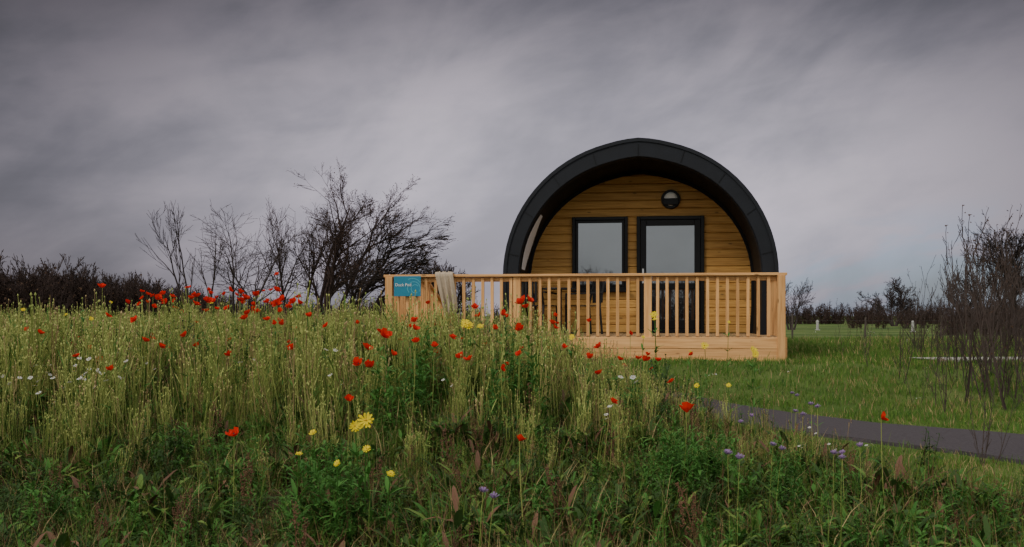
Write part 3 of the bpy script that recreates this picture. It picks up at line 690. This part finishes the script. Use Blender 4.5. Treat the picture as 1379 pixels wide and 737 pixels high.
tot+=place('meadow_weeds',['leafy_weed'],2000,(4.0,11.5),wid,lambda x,y:inm(x,y)*(.1+.9*nz2(x,y,1.9))*(1-.3*ss(6.5,8,y)),lambda x,y:.24+.14*nz2(x,y,2.7)+.28*ss(7,9,y)*(1-.5*ss(-.3,1.7,x)),1)
tot+=place('meadow_ground_cover',['ground_cover'],3900,(3.2,9.0),wid,lambda x,y:inm(x,y)*(.25+.75*nz2(x,y,2.6))*(1-.5*ss(6.5,8.5,y)),lambda x,y:.7+.65*nz2(x,y,3),1)
tot+=place('meadow_dock',['brown_dock'],260,(4.2,10.5),wid,lambda x,y:inm(x,y)*nz2(x,y,2.3),lambda x,y:.40+0*x,1)
tot+=place('lawn_grass',['lawn_tuft'],17000,(4.6,26),lambda y:.62*y+1,lambda x,y:ss(-.2,.2,x-edge(y)+.3)*(x>-.2)*(.75+.25*nz2(x,y,2.2)),lambda x,y:.9+.2*nz2(x,y,1.7)+.05*(y-6),1.1)
tot+=place('lawn_weeds',['ground_cover','grass_tuft','ground_cover','daisy'],950,(7,24),lambda y:.62*y+1,lambda x,y:ss(-.2,.2,x-edge(y)+.3)*(x>-.2)*nz2(x,y,1.4)**2*(.12+.88*ss(3.4,5.4,x)),lambda x,y:.18+.20*ss(4,6,x),1.1)
def drop(u,v,h):
    # walk outwards along a bearing until a plant of height h standing on the terrain reaches the wanted level
    a=(u-690)/f; s=(v-425)/f
    for d in np.arange(4.0,14,.05):
        if .65-s*d-float(T(a*d,d))<=h: return (a*d,d,float(T(a*d,d)))
    d=11.; return (a*d,d,float(T(a*d,d)))
P=[];SC=[]
for (u,v,n_,su,sv) in ((95,492,9,34,8),(140,480,4,28,10),(60,505,3,20,6),(450,463,1,6,4),(250,490,2,60,15),(1010,505,2,80,10),(1130,590,4,30,10),(870,520,3,60,15),(380,500,1,100,25),(600,530,1,60,25)):
    for _ in range(n_):
        h=U(.4,.6) if u<900 else U(.25,.4); P.append(drop(random.gauss(u,su),random.gauss(v,sv),h)); SC.append(h)
scatter('daisies',P,rng.uniform(-.4,.4,len(P)),SC,rng.choice(IDXS['daisy'],len(P)),pc,.05)
P=[];SC=[]
for u,v in((1070,530),(1102,545),(1012,560),(1040,600),(648,703),(170,470),(1160,600),(990,610),(1075,555),(1130,610)):
    h=U(.42,.55); P.append(drop(u,v,h)); SC.append(h)
scatter('scabious_flowers',P,rng.uniform(-.4,.4,len(P)),SC,rng.choice(IDXS['scabious'],len(P)),pc,.05)
def poppy(b,x,y,z,h,r):
    st=[]; bx,by=U(-.05,.05),U(-.05,.05)
    for i in range(6):
        t=i/5; st.append((x+bx*(1-t)**2,y+by*(1-t)**2,z+h*t))
    for q in(0,1.57):
        cx,cy=.0022*math.cos(q),.0022*math.sin(q); vs=[]
        for p in st: vs+=[(p[0]-cx,p[1]-cy,p[2]),(p[0]+cx,p[1]+cy,p[2])]
        b.add(vs,[(2*i,2*i+1,2*i+3,2*i+2) for i in range(5)],ST)
    tl=(U(-.7,.7),U(-1.0,.3),U(.5,1)); p=st[-1]
    petals(b,p,4,r,RED,tl,U(.5,1.1),1.25,.2); petals(b,p,2,r*.8,RED,tl,U(.9,1.3),1.6,.25)
    N=Vector(tl).normalized(); q=Vector(p)+N*r*.18; diamond(b,q,r*.2,r*.3,BLK)
    for _ in range(3): leaf(b,st[random.randint(1,3)],U(0,6.28),U(.05,.1),.02,.6,LF)
b=MB()
PO=[(513,450,.042),(518,455,.045),(494,470,.042),(484,493,.04),(500,496,.04),(497,492,.03),(620,484,.036),(633,487,.034),(609,456,.034),(665,444,.03),(703,410,.05),(712,406,.045),(708,415,.04),(700,446,.034),(745,437,.03),(747,426,.03),(860,484,.034),(872,484,.037),(867,487,.032),(925,557,.042),(825,543,.034),(316,589,.034),(835,486,.028),
 (932,478,.03),(888,487,.028),(905,515,.032),(806,505,.03),(700,478,.028),(560,462,.03),(558,445,.028),(577,410,.026),(105,481,.03),(183,432,.035),(172,399,.03),(55,452,.028),(38,445,.026),(120,472,.03),(196,462,.03),(217,470,.03),(330,431,.035),(335,424,.03),(258,392,.035),(318,385,.035),(264,412,.04),(345,400,.035),(225,402,.04),(232,392,.035),(440,440,.03),(418,428,.03),(1187,565,.03),(676,500,.026),(470,540,.026),(250,455,.03),(150,500,.03),(700,595,.024),(640,415,.03),(676,425,.03),(585,468,.03),(530,480,.028),(760,470,.026),(395,470,.03),(310,480,.028)]
for u,v,r in PO: 
    h=U(.62,.78) if v<470 else U(.48,.62); 
    if v<425: h=U(.74,.9)
    x,y,z=drop(u,v,h); poppy(b,x,y,z,h,r*1.05)
def pop_at(u,v,d,r):
    x=ux(u,d); zt=.65-(v-425)/f*d; z=float(T(x,d)); poppy(b,x,d,z,max(.4,zt-z),r)
for _ in range(46): pop_at(random.gauss(290,72),random.gauss(407,12),U(8.5,15),U(.026,.044))
for _ in range(16): pop_at(random.gauss(375,35),random.gauss(412,7),U(8,12),U(.030,.042))
for _ in range(56): pop_at(U(20,880),U(425,510),U(7.5,11),U(.020,.034))
b.obj('poppies',MATS)
b=MB()
def yellow(b,x,y,z,h,r,leafy=8):
    o=len(b.v); bb=MB(); st=stemxyz(bb,0,0,h,.006,U(-.04,.04),LF); p=st[-1]; tl=(U(-.5,.5),U(-1,-.2),U(.3,1))
    petals(bb,p,11,r,YEL,tl,.25,.85,.25); petals(bb,(p[0],p[1]-.003,p[2]+.003),9,r*.7,YEL,tl,.5,.85,.25); q=Vector(p)+Vector(tl).normalized()*.006; diamond(bb,q,r*.22,r*.2,ORG)
    for _ in range(leafy): leaf(bb,st[random.randint(0,3)],U(0,6.28),U(.06,.13),.025,U(.4,1.2),LF)
    b.add([(v[0]+x,v[1]+y,v[2]+z) for v in bb.v],[],0); 
    for f_,m_ in zip(bb.f,bb.m): b.f.append(tuple(i+o for i in f_)); b.m.append(m_)
for u,v,r,h in((492,568,.045,.62),(486,575,.03,.6),(500,605,.022,.5),(428,585,.022,.5),(400,612,.02,.45),(885,425,.052,.80),(883,432,.04,.78),(952,466,.046,.68),(1012,472,.048,.68),(1014,478,.036,.66),(625,437,.045,.7),(630,440,.04,.68),(645,441,.03,.65),(290,397,.03,.78),(455,625,.02,.45),(985,520,.024,.45),(770,455,.028,.6),(120,430,.022,.65),(980,435,.022,.7),(150,395,.02,.78),(90,425,.02,.7),(30,418,.02,.7),(935,520,.024,.45),(520,640,.02,.4),(865,455,.024,.62),(930,475,.03,.62)):
    x,y,z=drop(u,v,h); yellow(b,x,y,z,h,r,12)
b.obj('corn_marigolds',MATS)
P=[];SC=[]
for u,v,h,k in((455,590,.5,10),(920,560,.5,11),(700,445,.7,9),(550,440,.72,7),(1060,600,.4,6),(880,585,.42,5),(340,620,.3,4),(1180,640,.3,5),(620,640,.25,3),(970,580,.45,6),(1130,630,.33,5)):
    for _ in range(k):
        p=drop(random.gauss(u,20),random.gauss(v,10)+8,h*U(.8,1)); P.append(p); SC.append(h*U(.75,1.05))
scatter('leafy_plants',P,rng.uniform(0,6.28,len(P)),SC,rng.choice(IDXS['leafy_weed'][:2],len(P)),pc,.05)
print('instances',tot)
